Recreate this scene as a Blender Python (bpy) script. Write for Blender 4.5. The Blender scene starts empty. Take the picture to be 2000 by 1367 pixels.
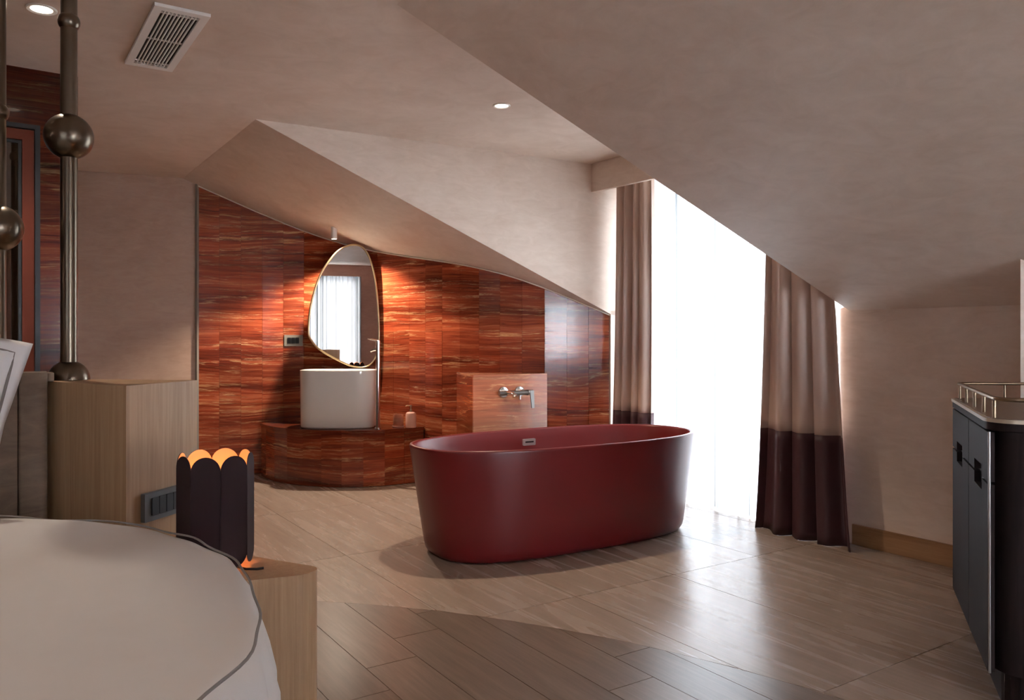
import bpy, bmesh, math, random
from mathutils import Vector, Matrix
R = random.Random(7)
sc = bpy.context.scene
COL = sc.collection
pi = math.pi
# ------------------------------------------------------------------ camera, world, exposure
cd = bpy.data.cameras.new('camera'); cam = bpy.data.objects.new('camera', cd); COL.objects.link(cam)
cam.location = (0, 0, 1.15); cam.rotation_euler = (pi / 2, 0, 0)
cd.sensor_width = 36; cd.lens = 28.08; cd.shift_y = -0.01175; cd.clip_start = 0.02
sc.camera = cam
vs = sc.view_settings
vs.view_transform = 'Standard'; vs.look = 'None'; vs.gamma = 1.0; vs.use_curve_mapping = False
vs.exposure = 0.74
world = bpy.data.worlds.new('overcast_sky'); sc.world = world; world.use_nodes = True
bg = world.node_tree.nodes['Background']
bg.inputs[0].default_value = (0.84, 0.93, 1.03, 1); bg.inputs[1].default_value = 23.0
sc.cycles.use_denoising = True
sc.cycles.max_bounces = 10; sc.cycles.diffuse_bounces = 5; sc.cycles.transparent_max_bounces = 12
sc.cycles.sample_clamp_indirect = 6.0

# room axes: A runs towards the window wall, B runs along it
CA, SA = 0.8352, 0.5499
def uv(u, v): return (CA * u - SA * v, SA * u + CA * v)
def to_uv(x, y): return (CA * x + SA * y, -SA * x + CA * y)
HC = 2.46                                   # flat ceiling height
def slope_z(u): return HC - 0.428 * (u - 1.35)
DAY = (1.0, 1.0, 1.0)

def portal(name, loc, rot, sx, sy):
    l = bpy.data.lights.new(name, 'AREA'); l.shape = 'RECTANGLE'; l.size = sx; l.size_y = sy
    l.cycles.is_portal = True
    o = bpy.data.objects.new(name, l); o.location = loc; o.rotation_euler = rot; COL.objects.link(o)
def lamp(name, kind, loc, energy, color, size=.03, spot=None, blend=.3, target=None):
    l = bpy.data.lights.new(name, kind); l.energy = energy; l.color = color
    l.shadow_soft_size = size
    if spot: l.spot_size = spot; l.spot_blend = blend
    o = bpy.data.objects.new(name, l); o.location = loc; COL.objects.link(o)
    if target:
        o.rotation_euler = (Vector(target) - Vector(loc)).to_track_quat('-Z', 'Y').to_euler()
    return o
AANG = math.radians(33.36)

# ------------------------------------------------------------------ material helpers
MATS = {}
def lin(r, g, b):
    f = lambda c: (c / 255 / 12.92) if c / 255 <= .04045 else ((c / 255 + .055) / 1.055) ** 2.4
    return (f(r), f(g), f(b), 1)
class NT:
    def __init__(s, name):
        m = bpy.data.materials.new(name); m.use_nodes = True
        s.m = m; s.t = m.node_tree; s.t.nodes.clear()
        s.out = s.n('ShaderNodeOutputMaterial')
    def n(s, typ, **kw):
        nd = s.t.nodes.new(typ)
        for k, v in kw.items(): setattr(nd, k, v)
        return nd
    def l(s, a, b): s.t.links.new(a, b)
    def val(s, inp, v):
        if hasattr(v, 'is_output') or isinstance(v, bpy.types.NodeSocket): s.l(v, inp)
        else: inp.default_value = v
    def bsdf(s, color, rough=.5, metal=0., spec=.5, coat=0., coat_rough=.05):
        b = s.n('ShaderNodeBsdfPrincipled')
        s.val(b.inputs['Base Color'], color); s.val(b.inputs['Roughness'], rough); s.val(b.inputs['Metallic'], metal)
        s.val(b.inputs['Specular IOR Level'], spec); s.val(b.inputs['Coat Weight'], coat); s.val(b.inputs['Coat Roughness'], coat_rough)
        s.l(b.outputs[0], s.out.inputs[0]); s.b = b
        return b
    def coords(s, scale=(1, 1, 1), rot=(0, 0, 0), loc=(0, 0, 0)):
        tc = s.n('ShaderNodeTexCoord'); mp = s.n('ShaderNodeMapping')
        s.l(tc.outputs['Object'], mp.inputs[0])
        mp.inputs['Scale'].default_value = scale; mp.inputs['Rotation'].default_value = rot; mp.inputs['Location'].default_value = loc
        return mp.outputs[0]
    def noise(s, vec, scale, detail=6, rough=.55, dist=0., w=None):
        nz = s.n('ShaderNodeTexNoise'); nz.inputs['Scale'].default_value = scale
        nz.inputs['Detail'].default_value = detail; nz.inputs['Roughness'].default_value = rough; nz.inputs['Distortion'].default_value = dist
        if w is not None:
            nz.noise_dimensions = '4D'; s.val(nz.inputs['W'], w)
        s.l(vec, nz.inputs['Vector'])
        return nz.outputs[0]
    def ramp(s, fac, stops):
        r = s.n('ShaderNodeValToRGB'); e = r.color_ramp.elements
        while len(e) < len(stops): e.new(.5)
        for el, (p, c) in zip(e, stops): el.position = p; el.color = c if len(c) == 4 else (*c, 1)
        s.l(fac, r.inputs[0]); return r.outputs[0]
    def mix(s, fac, a, b, mode='MIX'):
        m = s.n('ShaderNodeMix', data_type='RGBA', blend_type=mode)
        s.val(m.inputs[0], fac); s.val(m.inputs[6], a); s.val(m.inputs[7], b); return m.outputs[2]
    def math(s, op, a, b=0., c=None):
        m = s.n('ShaderNodeMath', operation=op); s.val(m.inputs[0], a); s.val(m.inputs[1], b)
        if c is not None: s.val(m.inputs[2], c)
        return m.outputs[0]
    def bump(s, h, strength=.2, dist=.01):
        b = s.n('ShaderNodeBump'); b.inputs['Strength'].default_value = strength; b.inputs['Distance'].default_value = dist
        s.l(h, b.inputs['Height']); s.l(b.outputs[0], s.b.inputs['Normal'])
    def rnd(s): return s.n('ShaderNodeObjectInfo').outputs['Random']

def plain(name, color, rough=.5, metal=0., spec=.5, coat=0., bump=None):
    t = NT(name)
    v = t.coords(); f = t.noise(v, 9, 4)
    dark = tuple(c * .93 for c in color[:3]) + (1,)
    t.bsdf(t.mix(f, dark, color), rough, metal, spec, coat)
    if bump: t.bump(t.noise(v, bump[0], 5), bump[1], .004)
    return t.m

def m_plaster(name, c1, c2, rough=.55):
    t = NT(name)
    v = t.coords((1, 1, 1.6)); v2 = t.coords((1.2, 1.2, 4), rot=(.2, .3, .6))
    a = t.noise(v, 1.6, 8, .6, .6); b = t.noise(v2, 5, 8, .65, 1.2)
    f = t.math('ADD', t.math('MULTIPLY', a, .55), t.math('MULTIPLY', b, .45))
    col = t.ramp(f, [(.32, c2), (.66, c1)])
    t.bsdf(col, rough, spec=.35)
    t.bump(b, .12, .006)
    return t.m
M_PL = m_plaster('plaster_beige', lin(229, 212, 198), lin(208, 187, 170))
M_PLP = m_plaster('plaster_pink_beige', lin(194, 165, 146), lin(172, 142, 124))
M_PLR = m_plaster('plaster_rose', lin(196, 150, 134), lin(172, 126, 110))
M_WHITE = plain('white_paint', lin(246, 243, 238), .45)

def m_marble(name, tile=True, gain=1., pale=0., gloss=1.):
    t = NT(name)
    r = t.rnd()
    v0 = t.coords((.55, .55, 1))
    # slow undulation of the beds
    und = t.noise(v0, 1.3, 3, .5)
    sep = t.n('ShaderNodeSeparateXYZ'); t.l(v0, sep.inputs[0])
    z = t.math('ADD', sep.outputs[2], t.math('MULTIPLY', und, .16))
    if tile: z = t.math('ADD', z, t.math('MULTIPLY', r, .035))
    def bed(sxy, sz):
        cmb = t.n('ShaderNodeCombineXYZ')
        t.l(t.math('MULTIPLY', sep.outputs[0], sxy), cmb.inputs[0]); t.l(t.math('MULTIPLY', sep.outputs[1], sxy), cmb.inputs[1])
        t.l(t.math('MULTIPLY', z, sz), cmb.inputs[2]); return cmb.outputs[0]
    a = t.noise(bed(.9, 11), 1, 10, .66, .2)
    b = t.noise(bed(3.6, 85), 1, 9, .78, .2)
    f = t.math('ADD', t.math('MULTIPLY', a, .54), t.math('MULTIPLY', b, .46))
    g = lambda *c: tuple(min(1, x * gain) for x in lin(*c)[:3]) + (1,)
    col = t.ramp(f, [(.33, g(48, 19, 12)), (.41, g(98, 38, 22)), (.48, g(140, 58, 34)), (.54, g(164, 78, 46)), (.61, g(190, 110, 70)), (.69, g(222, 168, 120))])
    # thin cream seams along the beds
    c = t.noise(bed(.8, 5.6), 1, 7, .62, .3)
    d = t.math('ABSOLUTE', t.math('SUBTRACT', c, .53))
    seam = t.ramp(d, [(.0, (1, 1, 1)), (.017, (0, 0, 0))])
    brk = t.ramp(t.noise(bed(2.2, 40), 1, 6, .72), [(.44, (0, 0, 0)), (.62, (1, 1, 1))])
    col = t.mix(t.math('MULTIPLY', t.math('MULTIPLY', seam, brk), .85), col, g(226, 176, 120))
    c2 = t.noise(bed(.6, 9.5), 1.3, 8, .68, .2)
    s2 = t.ramp(t.math('ABSOLUTE', t.math('SUBTRACT', c2, .47)), [(.0, (1, 1, 1)), (.012, (0, 0, 0))])
    b2 = t.ramp(t.noise(bed(1.6, 24), 1.7, 6, .7), [(.46, (0, 0, 0)), (.60, (1, 1, 1))])
    col = t.mix(t.math('MULTIPLY', t.math('MULTIPLY', s2, b2), .8), col, g(232, 190, 136))
    s3 = t.ramp(t.noise(bed(1.1, 34), 2.1, 7, .7), [(.32, (1, 1, 1)), (.42, (0, 0, 0))])
    col = t.mix(t.math('MULTIPLY', s3, .6), col, g(60, 22, 14))
    # dark pores
    p = t.ramp(t.noise(bed(9, 90), 1, 4, .7), [(.30, (1, 1, 1)), (.40, (0, 0, 0))])
    col = t.mix(t.math('MULTIPLY', p, .55), col, g(46, 16, 9))
    bb = t.ramp(t.noise(bed(.35, 2.6), 1, 3, .5), [(.36, (.42, .40, .40)), (.58, (1.06, 1.06, 1.06))])
    col = t.mix(1., col, bb, 'MULTIPLY')
    if pale: col = t.mix(pale, col, g(206, 150, 122))
    if tile:
        br = t.math('MULTIPLY_ADD', r, .42, .80)
        hv = t.n('ShaderNodeHueSaturation'); t.l(col, hv.inputs['Color']); t.l(br, hv.inputs['Value']); col = hv.outputs[0]
    t.bsdf(col, .2, spec=.5 * gloss, coat=.25 * gloss, coat_rough=.03)
    return t.m
M_MARB = m_marble('red_travertine')
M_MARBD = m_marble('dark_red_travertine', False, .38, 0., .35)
M_MARB1 = m_marble('red_travertine_slab', False)
M_MARBP = m_marble('pale_red_travertine_slab', False, 1.05, .33)

def m_grain(name, cols, along, rough, su=26, sv=1.3, spec=.5, rnd=.25, bump=.06, pits=0., coat=0.):
    """wood or stone grain; along = angle of the grain in the XY plane, or 'Z' for upright grain"""
    t = NT(name); r = t.rnd()
    if along == 'Z': v = t.coords((su, su, sv))
    else:
        v = t.coords((1, 1, 1), rot=(0, 0, -along))
        m2 = t.n('ShaderNodeMapping'); m2.inputs['Scale'].default_value = (sv, su, su); t.l(v, m2.inputs[0]); v = m2.outputs[0]
    vv = t.n('ShaderNodeVectorMath', operation='ADD'); t.l(v, vv.inputs[0])
    cmb = t.n('ShaderNodeCombineXYZ')
    for i, k in enumerate((37., 91., 53.)): t.l(t.math('MULTIPLY', r, k), cmb.inputs[i])
    t.l(cmb.outputs[0], vv.inputs[1]); v = vv.outputs[0]
    a = t.noise(v, .35, 7, .6, 1.2); b = t.noise(v, 1.6, 8, .7, .4)
    f = t.math('ADD', t.math('MULTIPLY', a, .55), t.math('MULTIPLY', b, .45))
    col = t.ramp(f, [(.34, cols[0]), (.5, cols[1]), (.66, cols[2])])
    if pits:
        p = t.ramp(t.noise(v, 2.6, 3, .6), [(.24, (1, 1, 1)), (.33, (0, 0, 0))])
        col = t.mix(t.math('MULTIPLY', p, pits), col, tuple(c * .45 for c in cols[0][:3]) + (1,))
    if rnd:
        hv = t.n('ShaderNodeHueSaturation'); t.l(col, hv.inputs['Color'])
        t.l(t.math('MULTIPLY_ADD', r, rnd, 1 - rnd / 2), hv.inputs['Value']); col = hv.outputs[0]
    rg = t.math('MULTIPLY_ADD', a, .08, rough - .04)
    t.bsdf(col, rg, spec=spec, coat=coat)
    t.bump(b, bump, .002)
    return t.m
BANG = math.radians(123.36)
M_PLANK = m_grain('floor_plank_oak', [lin(94, 78, 67), lin(109, 92, 80), lin(123, 106, 94)], BANG, .30, su=42, sv=3., spec=.3, rnd=.22)
M_TILE = m_grain('floor_tile_travertine', [lin(134, 117, 104), lin(147, 130, 117), lin(158, 142, 130)], BANG, .27, su=34, sv=2.2, spec=.26, rnd=.07, pits=.35, bump=.02)
M_GROUT = plain('grout', lin(176, 158, 142), .8)
M_OAK = m_grain('oak_veneer', [lin(160, 126, 93), lin(177, 145, 111), lin(190, 159, 126)], 'Z', .42, su=90, sv=2.6, rnd=0, bump=.05)
M_OAKB = m_grain('oak_skirting', [lin(132, 96, 62), lin(156, 116, 80), lin(170, 132, 94)], BANG, .45, su=60, sv=3., rnd=0)
M_DWOOD = m_grain('dark_stained_wood', [lin(30, 22, 22), lin(40, 31, 31), lin(50, 40, 40)], 'Z', .62, su=60, sv=3., rnd=.1, spec=.12)
M_TUB = plain('oxblood_solid_surface', lin(108, 26, 27), .34, spec=.5)
M_CERAMIC = plain('glazed_white_ceramic', lin(226, 222, 214), .08, spec=.6, coat=.5)
M_CHROME = plain('chrome', (.82, .80, .78, 1), .10, 1.)
M_STEEL = plain('brushed_steel', (.48, .46, .44, 1), .3, 1.)
M_STEELD = plain('dark_steel', (.26, .245, .23, 1), .3, 1.)
M_SATIN = plain('satin_chrome', (.66, .64, .62, 1), .42, .8)
M_BRONZE = plain('satin_bronze', (.17, .138, .104, 1), .28, 1.)
M_BRASS = plain('brushed_brass', (.62, .46, .27, 1), .28, 1.)
M_BRASSD = plain('aged_brass', (.34, .25, .17, 1), .32, 1.)
M_BLACK = plain('black_plastic', lin(18, 18, 20), .4)
M_GREYP = plain('grey_plate', lin(150, 146, 136), .42, .3)
M_PLATE = plain('dark_grey_plate', lin(104, 106, 108), .35, .2)
M_SLATE = plain('slate_grey_plastic', lin(48, 50, 54), .4)
M_SHEET = plain('white_cotton', lin(238, 235, 232), .85, spec=.2, bump=(60, .03))
M_PILLOW = plain('white_pillowcase', lin(244, 244, 246), .85, spec=.2, bump=(60, .03))
M_PIPE = plain('grey_piping', lin(140, 134, 131), .8)
M_UPH = m_plaster('taupe_velvet', lin(146, 126, 108), lin(98, 82, 70), .8)
M_CURT = plain('taupe_satin_curtain', lin(204, 180, 166), .42, spec=.4)
M_CURTD = plain('aubergine_satin_curtain', lin(72, 44, 48), .5, spec=.4)
M_LAMPO = plain('aubergine_lacquer', lin(42, 25, 29), .45, spec=.2)
M_LAMPI = plain('warm_lit_lamp_inside', lin(240, 190, 140), .6)  # orange glow of the bulb is put into the white lining's colour
M_REDFR = plain('red_door_frame', lin(120, 58, 40), .55, spec=.2)
M_CTOP = plain('cabinet_top_stone', lin(122, 104, 88), .28)
M_CEDGE = plain('cream_edge', lin(200, 186, 164), .35)
M_SOAP = plain('pink_stone_ware', lin(208, 156, 136), .5)
M_TUMB = m_marble('red_travertine_cup', False, 1.2, .35)
M_DARKR = plain('dark_recess', lin(20, 16, 15), .7)

def emit(name, col, strength):
    t = NT(name); e = t.n('ShaderNodeEmission'); e.inputs[0].default_value = col; e.inputs[1].default_value = strength
    t.l(e.outputs[0], t.out.inputs[0]); return t.m
M_LED = emit('warm_led_disc', (1, .86, .68, 1), 9)
M_BULB = emit('warm_bulb', (1, .5, .2, 1), 3.5)
M_BLUE = emit('blue_indicator', (.05, .15, 1, 1), 2)
def m_glass(name, tint=(1, 1, 1, 1), gl=.08):
    t = NT(name); a = t.n('ShaderNodeBsdfTransparent'); a.inputs[0].default_value = tint
    g = t.n('ShaderNodeBsdfGlossy'); g.inputs['Roughness'].default_value = .02
    m = t.n('ShaderNodeMixShader'); m.inputs[0].default_value = gl
    t.l(a.outputs[0], m.inputs[1]); t.l(g.outputs[0], m.inputs[2]); t.l(m.outputs[0], t.out.inputs[0]); return t.m
M_GLASS = m_glass('window_glass')
M_GLASSD = m_glass('dimmed_door_glass', (.30, .26, .22, 1), .16)  # tint carries the dimness of the room behind the door
def m_mirror():
    t = NT('mirror_silver'); g = t.n('ShaderNodeBsdfGlossy'); g.inputs['Roughness'].default_value = .0
    g.inputs[0].default_value = (.86, .84, .82, 1); t.l(g.outputs[0], t.out.inputs[0]); return t.m
M_MIRROR = m_mirror()
def m_sheer(name, dens=1., opaque=.85):
    t = NT(name); a = t.n('ShaderNodeBsdfTransparent'); tr = t.n('ShaderNodeBsdfTranslucent'); d = t.n('ShaderNodeBsdfDiffuse')
    v = t.coords((1, 1, 1)); f = t.noise(v, 300, 2)
    lw = t.n('ShaderNodeLayerWeight'); lw.inputs[0].default_value = .5
    den = t.ramp(lw.outputs['Facing'], [(.22, tuple(x * dens for x in (.93, .93, .94))), (.62, tuple(x * dens for x in (.10, .105, .11)))])
    c = t.mix(t.math('MULTIPLY', f, .12), den, (.5 * dens, .5 * dens, .5 * dens, 1))
    t.l(c, tr.inputs[0]); t.l(c, d.inputs[0])
    m1 = t.n('ShaderNodeMixShader'); m1.inputs[0].default_value = .15
    t.l(tr.outputs[0], m1.inputs[1]); t.l(d.outputs[0], m1.inputs[2])
    m2 = t.n('ShaderNodeMixShader'); t.l(t.math('MULTIPLY_ADD', t.ramp(lw.outputs['Facing'], [(.22, (0, 0, 0)), (.6, (1, 1, 1))]), 1 - opaque, opaque), m2.inputs[0])
    t.l(a.outputs[0], m2.inputs[1]); t.l(m1.outputs[0], m2.inputs[2]); t.l(m2.outputs[0], t.out.inputs[0]); return t.m
M_SHEER = m_sheer('white_sheer_voile', .5, .98); M_SHEER2 = m_sheer('dense_sheer_voile', .13, .985); M_SHEER3 = m_sheer('thin_sheer_voile', 1., .4)

# ------------------------------------------------------------------ geometry helpers
def link(name, me, mat, parent=None, smooth=False):
    if mat is not None: me.materials.append(mat)
    if smooth:
        for p in me.polygons: p.use_smooth = True
    o = bpy.data.objects.new(name, me); COL.objects.link(o)
    if parent is not None:
        off = parent.matrix_world.translation if parent.parent is None else Vector()
        # meshes are written in room coordinates; shift them into the parent's frame
        w = world_loc(parent); me.transform(Matrix.Translation(-w)); o.parent = parent
    return o
def world_loc(o):
    w = Vector()
    while o is not None: w += o.location; o = o.parent
    return w
def fin(bm, name, mat, parent=None, smooth=False, bevel=0., seg=2, auto=None):
    if bevel:
        es = [e for e in bm.edges if len(e.link_faces) == 2 and e.calc_face_angle(0) > .5]
        bmesh.ops.bevel(bm, geom=es, offset=bevel, segments=seg, profile=.5, affect='EDGES')
    bmesh.ops.recalc_face_normals(bm, faces=bm.faces[:])
    me = bpy.data.meshes.new(name); bm.to_mesh(me); bm.free()
    o = link(name, me, mat, parent, smooth)
    if auto:
        me.set_sharp_from_angle(angle=auto)
    return o
def fbox(bm, x0, x1, y0, y1, z0, z1):
    vs_ = [bm.verts.new((x, y, z)) for z in (z0, z1) for x, y in ((x0, y0), (x1, y0), (x1, y1), (x0, y1))]
    for f in ((0, 3, 2, 1), (4, 5, 6, 7), (0, 1, 5, 4), (1, 2, 6, 5), (2, 3, 7, 6), (3, 0, 4, 7)): bm.faces.new([vs_[i] for i in f])
def fprism(bm, poly, z0, z1, scale_top=None):
    """poly in XY; z0/z1 numbers or lists (a height for each corner)"""
    n = len(poly)
    a = [bm.verts.new((p[0], p[1], z0[i] if isinstance(z0, (list, tuple)) else z0)) for i, p in enumerate(poly)]
    b = [bm.verts.new((p[0], p[1], z1[i] if isinstance(z1, (list, tuple)) else z1)) for i, p in enumerate(poly)]
    bm.faces.new(a[::-1]); bm.faces.new(b)
    for i in range(n): bm.faces.new((a[i], a[(i + 1) % n], b[(i + 1) % n], b[i]))
def prism(name, poly, z0, z1, mat, parent=None, bevel=0., seg=2, smooth=False, auto=None):
    bm = bmesh.new(); fprism(bm, poly, z0, z1)
    return fin(bm, name, mat, parent, smooth, bevel, seg, auto)
def fplate(bm, pts3, nrm, th):
    """flat polygon in space given thickness along nrm"""
    nv = Vector(nrm).normalized() * th
    a = [bm.verts.new(p) for p in pts3]; b = [bm.verts.new(Vector(p) + nv) for p in pts3]
    n = len(a); bm.faces.new(a[::-1]); bm.faces.new(b)
    for i in range(n): bm.faces.new((a[i], a[(i + 1) % n], b[(i + 1) % n], b[i]))
def ftube(bm, path, r, seg=12, closed=False, cap=True):
    path = [Vector(p) for p in path]; n = len(path); rings = []
    prev = None
    for i, p in enumerate(path):
        if closed: d = path[(i + 1) % n] - path[i - 1]
        else: d = path[min(i + 1, n - 1)] - path[max(i - 1, 0)]
        d.normalize()
        if prev is None:
            x = d.cross(Vector((0, 0, 1)))
            if x.length < .01: x = d.cross(Vector((1, 0, 0)))
        else: x = prev - d * prev.dot(d)
        x.normalize(); prev = x; y = d.cross(x)
        rr = r[i] if isinstance(r, (list, tuple)) else r
        rings.append([bm.verts.new(p + (x * math.cos(2 * pi * k / seg) + y * math.sin(2 * pi * k / seg)) * rr) for k in range(seg)])
    m = n if closed else n - 1
    for i in range(m):
        a, b = rings[i], rings[(i + 1) % n]
        for k in range(seg): bm.faces.new((a[k], a[(k + 1) % seg], b[(k + 1) % seg], b[k]))
    if cap and not closed: bm.faces.new(rings[0][::-1]); bm.faces.new(rings[-1])
def tube(name, path, r, mat, parent=None, seg=14, closed=False):
    bm = bmesh.new(); ftube(bm, path, r, seg, closed); return fin(bm, name, mat, parent, True, auto=.7)
def lathe(name, prof, c, mat, parent=None, seg=40, smooth=True, auto=.6):
    bm = bmesh.new(); rings = []
    for r, z in prof:
        if r < 1e-5: rings.append([bm.verts.new((c[0], c[1], c[2] + z))])
        else: rings.append([bm.verts.new((c[0] + r * math.cos(2 * pi * k / seg), c[1] + r * math.sin(2 * pi * k / seg), c[2] + z)) for k in range(seg)])
    for a, b in zip(rings, rings[1:]):
        for k in range(seg):
            k2 = (k + 1) % seg
            if len(a) == 1 and len(b) == 1: continue
            if len(a) == 1: bm.faces.new((a[0], b[k2], b[k]))
            elif len(b) == 1: bm.faces.new((a[k], a[k2], b[0]))
            else: bm.faces.new((a[k], a[k2], b[k2], b[k]))
    return fin(bm, name, mat, parent, smooth, auto=auto)
def ball_prof(r, n=14, a0=-pi / 2, a1=pi / 2):
    return [(max(0, r * math.cos(a0 + (a1 - a0) * i / n)), r * math.sin(a0 + (a1 - a0) * i / n)) for i in range(n + 1)]
def loft(name, rings, mat, parent=None, cap0=True, cap1=True, smooth=True, auto=.7, closed=True):
    bm = bmesh.new(); V = [[bm.verts.new(p) for p in r] for r in rings]
    n = len(V[0])
    for a, b in zip(V, V[1:]):
        for k in range(n if closed else n - 1): bm.faces.new((a[k], a[(k + 1) % n], b[(k + 1) % n], b[k]))
    if cap0: bm.faces.new(V[0][::-1])
    if cap1: bm.faces.new(V[-1])
    return fin(bm, name, mat, parent, smooth, auto=auto)
def tag(o, label, cat=None, group=None, kind=None):
    o['label'] = label
    if cat: o['category'] = cat
    if group: o['group'] = group
    if kind: o['kind'] = kind
    return o
def empty(name, loc, label, cat, group=None):
    o = bpy.data.objects.new(name, None); COL.objects.link(o); o.location = loc; o.empty_display_size = .1
    return tag(o, label, cat, group)
def struct(o, label=None, cat=None):
    o['kind'] = 'structure'
    if label: o['label'] = label
    if cat: o['category'] = cat
    return o
def clip_half(poly, nx, ny, c):          # keep nx*x+ny*y <= c
    out = []
    for i in range(len(poly)):
        p, q = poly[i], poly[(i + 1) % len(poly)]
        dp, dq = nx * p[0] + ny * p[1] - c, nx * q[0] + ny * q[1] - c
        if dp <= 0: out.append(p)
        if dp * dq < 0:
            t = dp / (dp - dq); out.append((p[0] + (q[0] - p[0]) * t, p[1] + (q[1] - p[1]) * t))
    return out
def rounded(poly, rad, seg=6):
    """round the corners of an XY polygon; rad is a number or one radius for each corner"""
    out = []; n = len(poly)
    for i in range(n):
        p = Vector(poly[i][:2]); a = Vector(poly[i - 1][:2]); b = Vector(poly[(i + 1) % n][:2])
        r = rad[i] if isinstance(rad, (list, tuple)) else rad
        if r <= 0: out.append((p.x, p.y)); continue
        da = (a - p).normalized(); db = (b - p).normalized()
        ang = da.angle(db); d = r / math.tan(ang / 2)
        d = min(d, (a - p).length * .49, (b - p).length * .49); r2 = d * math.tan(ang / 2)
        c = p + (da + db).normalized() * (r2 / math.sin(ang / 2))
        s = p + da * d - c; e = p + db * d - c
        a0 = math.atan2(s.y, s.x); a1 = math.atan2(e.y, e.x)
        while a1 - a0 > pi: a1 -= 2 * pi
        while a1 - a0 < -pi: a1 += 2 * pi
        for k in range(seg + 1):
            t = a0 + (a1 - a0) * k / seg; out.append((c.x + r2 * math.cos(t), c.y + r2 * math.sin(t)))
    return out
def area(p): return sum(p[i][0] * p[(i + 1) % len(p)][1] - p[(i + 1) % len(p)][0] * p[i][1] for i in range(len(p))) / 2

# ------------------------------------------------------------------ shell: ceilings
def cheek(u, v0): return v0 - .06 * (u - 1.35)        # the dormer's side planes run slightly askew
VL, VR = 4.84, 2.87
bm = bmesh.new()
fprism(bm, [uv(1.35, 9), uv(-5.5, 9), uv(-5.5, -5), uv(1.35, -5)], HC, HC + .15)
fprism(bm, [uv(1.35, cheek(1.35, VL) + .02), uv(1.35, cheek(1.35, VR) - .02), uv(4.45, cheek(4.45, VR) - .02), uv(4.45, cheek(4.45, VL) + .02)], HC, HC + .15)
ceil = struct(fin(bm, 'ceiling', M_PL), 'flat beige plaster ceiling running into the dormer', 'ceiling')
def slope_block(name, vin, vout, label):
    us = [1.35, 4.5]
    poly = [uv(1.35, cheek(1.35, vin)), uv(4.5, cheek(4.5, vin)), uv(4.5, vout), uv(1.35, vout)]
    zs = [slope_z(1.35), slope_z(4.5), slope_z(4.5), slope_z(1.35)]
    zs[0] -= .001; zs[3] -= .001
    o = prism(name, poly, zs, HC + .15, M_PL)
    return struct(o, label, 'ceiling')
slope_block('ceiling_right', VR, -5, 'sloping plaster ceiling right of the dormer, falling to the low wall')
slope_block('ceiling_left', VL, 9, 'sloping plaster ceiling over the washbasin with the white dormer cheek')
# ------------------------------------------------------------------ walls
KU = 4.05
def wedge(u0, u1): return None
kn = rounded([uv(KU, 2.80), uv(4.42, 2.80), uv(4.42, -4.6), uv(KU, -4.6)], [.075, 0, 0, 0], 10)
struct(prism('wall_knee', kn, -.02, [min(slope_z(to_uv(*p)[0]) + .02, 1.6) for p in kn], M_PL, smooth=True, auto=.5), 'low plaster wall behind the dark cabinet', 'wall')
struct(prism('baseboard_knee', [uv(KU - .014, 2.68), uv(KU + .005, 2.68), uv(KU + .005, -3.8), uv(KU - .014, -3.8)], .001, .112, M_OAKB), 'oak skirting board along the low wall', 'baseboard')
# window reveal on the left
rv = [uv(3.985, cheek(3.985, VL) + .0), uv(3.985, cheek(3.985, VL) + .25), uv(4.5, cheek(4.5, VL) + .25), uv(4.5, cheek(4.5, VL))]
struct(prism('wall_reveal', rv, -.02, 1.36, M_PL), 'plaster window reveal at the end of the red stone wall', 'wall')
WP = [(-2.60, 6.599), (-2.4, 6.665), (-2.2, 6.733), (-2.0, 6.788), (-1.8, 6.819), (-1.6, 6.816), (-1.4, 6.775), (-1.2, 6.695), (-1.0, 6.584), (-.8, 6.453),
      (-.6, 6.316), (-.4, 6.19), (-.2, 6.093), (0, 6.036), (.2, 6.025), (.4, 6.053), (.6, 6.09), (.752, 6.118)]
def catmull(P, n=12):
    P = [Vector(p) for p in P]; P = [2 * P[0] - P[1]] + P + [2 * P[-1] - P[-2]]; out = []
    for i in range(1, len(P) - 2):
        for k in range(n):
            t = k / n
            out.append(.5 * (2 * P[i] + (P[i + 1] - P[i - 1]) * t + (2 * P[i - 1] - 5 * P[i] + 4 * P[i + 1] - P[i + 2]) * t * t + (3 * P[i] - P[i - 1] - 3 * P[i + 1] + P[i + 2]) * t ** 3))
    out.append(P[-2]); return out
def resample(P, step):
    L = [0]
    for a, b in zip(P, P[1:]): L.append(L[-1] + (b - a).length)
    n = max(1, round(L[-1] / step)); out = []; j = 0
    for i in range(n + 1):
        s = L[-1] * i / n
        while j < len(L) - 2 and L[j + 1] < s: j += 1
        t = (s - L[j]) / max(1e-9, L[j + 1] - L[j]); out.append(P[j].lerp(P[j + 1], t))
    return out
WC = resample(catmull(WP), .172)
def wall_y(x):
    for a, b in zip(WC, WC[1:]):
        if a.x <= x <= b.x: return a.y + (b.y - a.y) * (x - a.x) / (b.x - a.x)
    return WC[0].y if x < WC[0].x else WC[-1].y
def zt(p): return slope_z(to_uv(p[0], p[1])[0])
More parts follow.
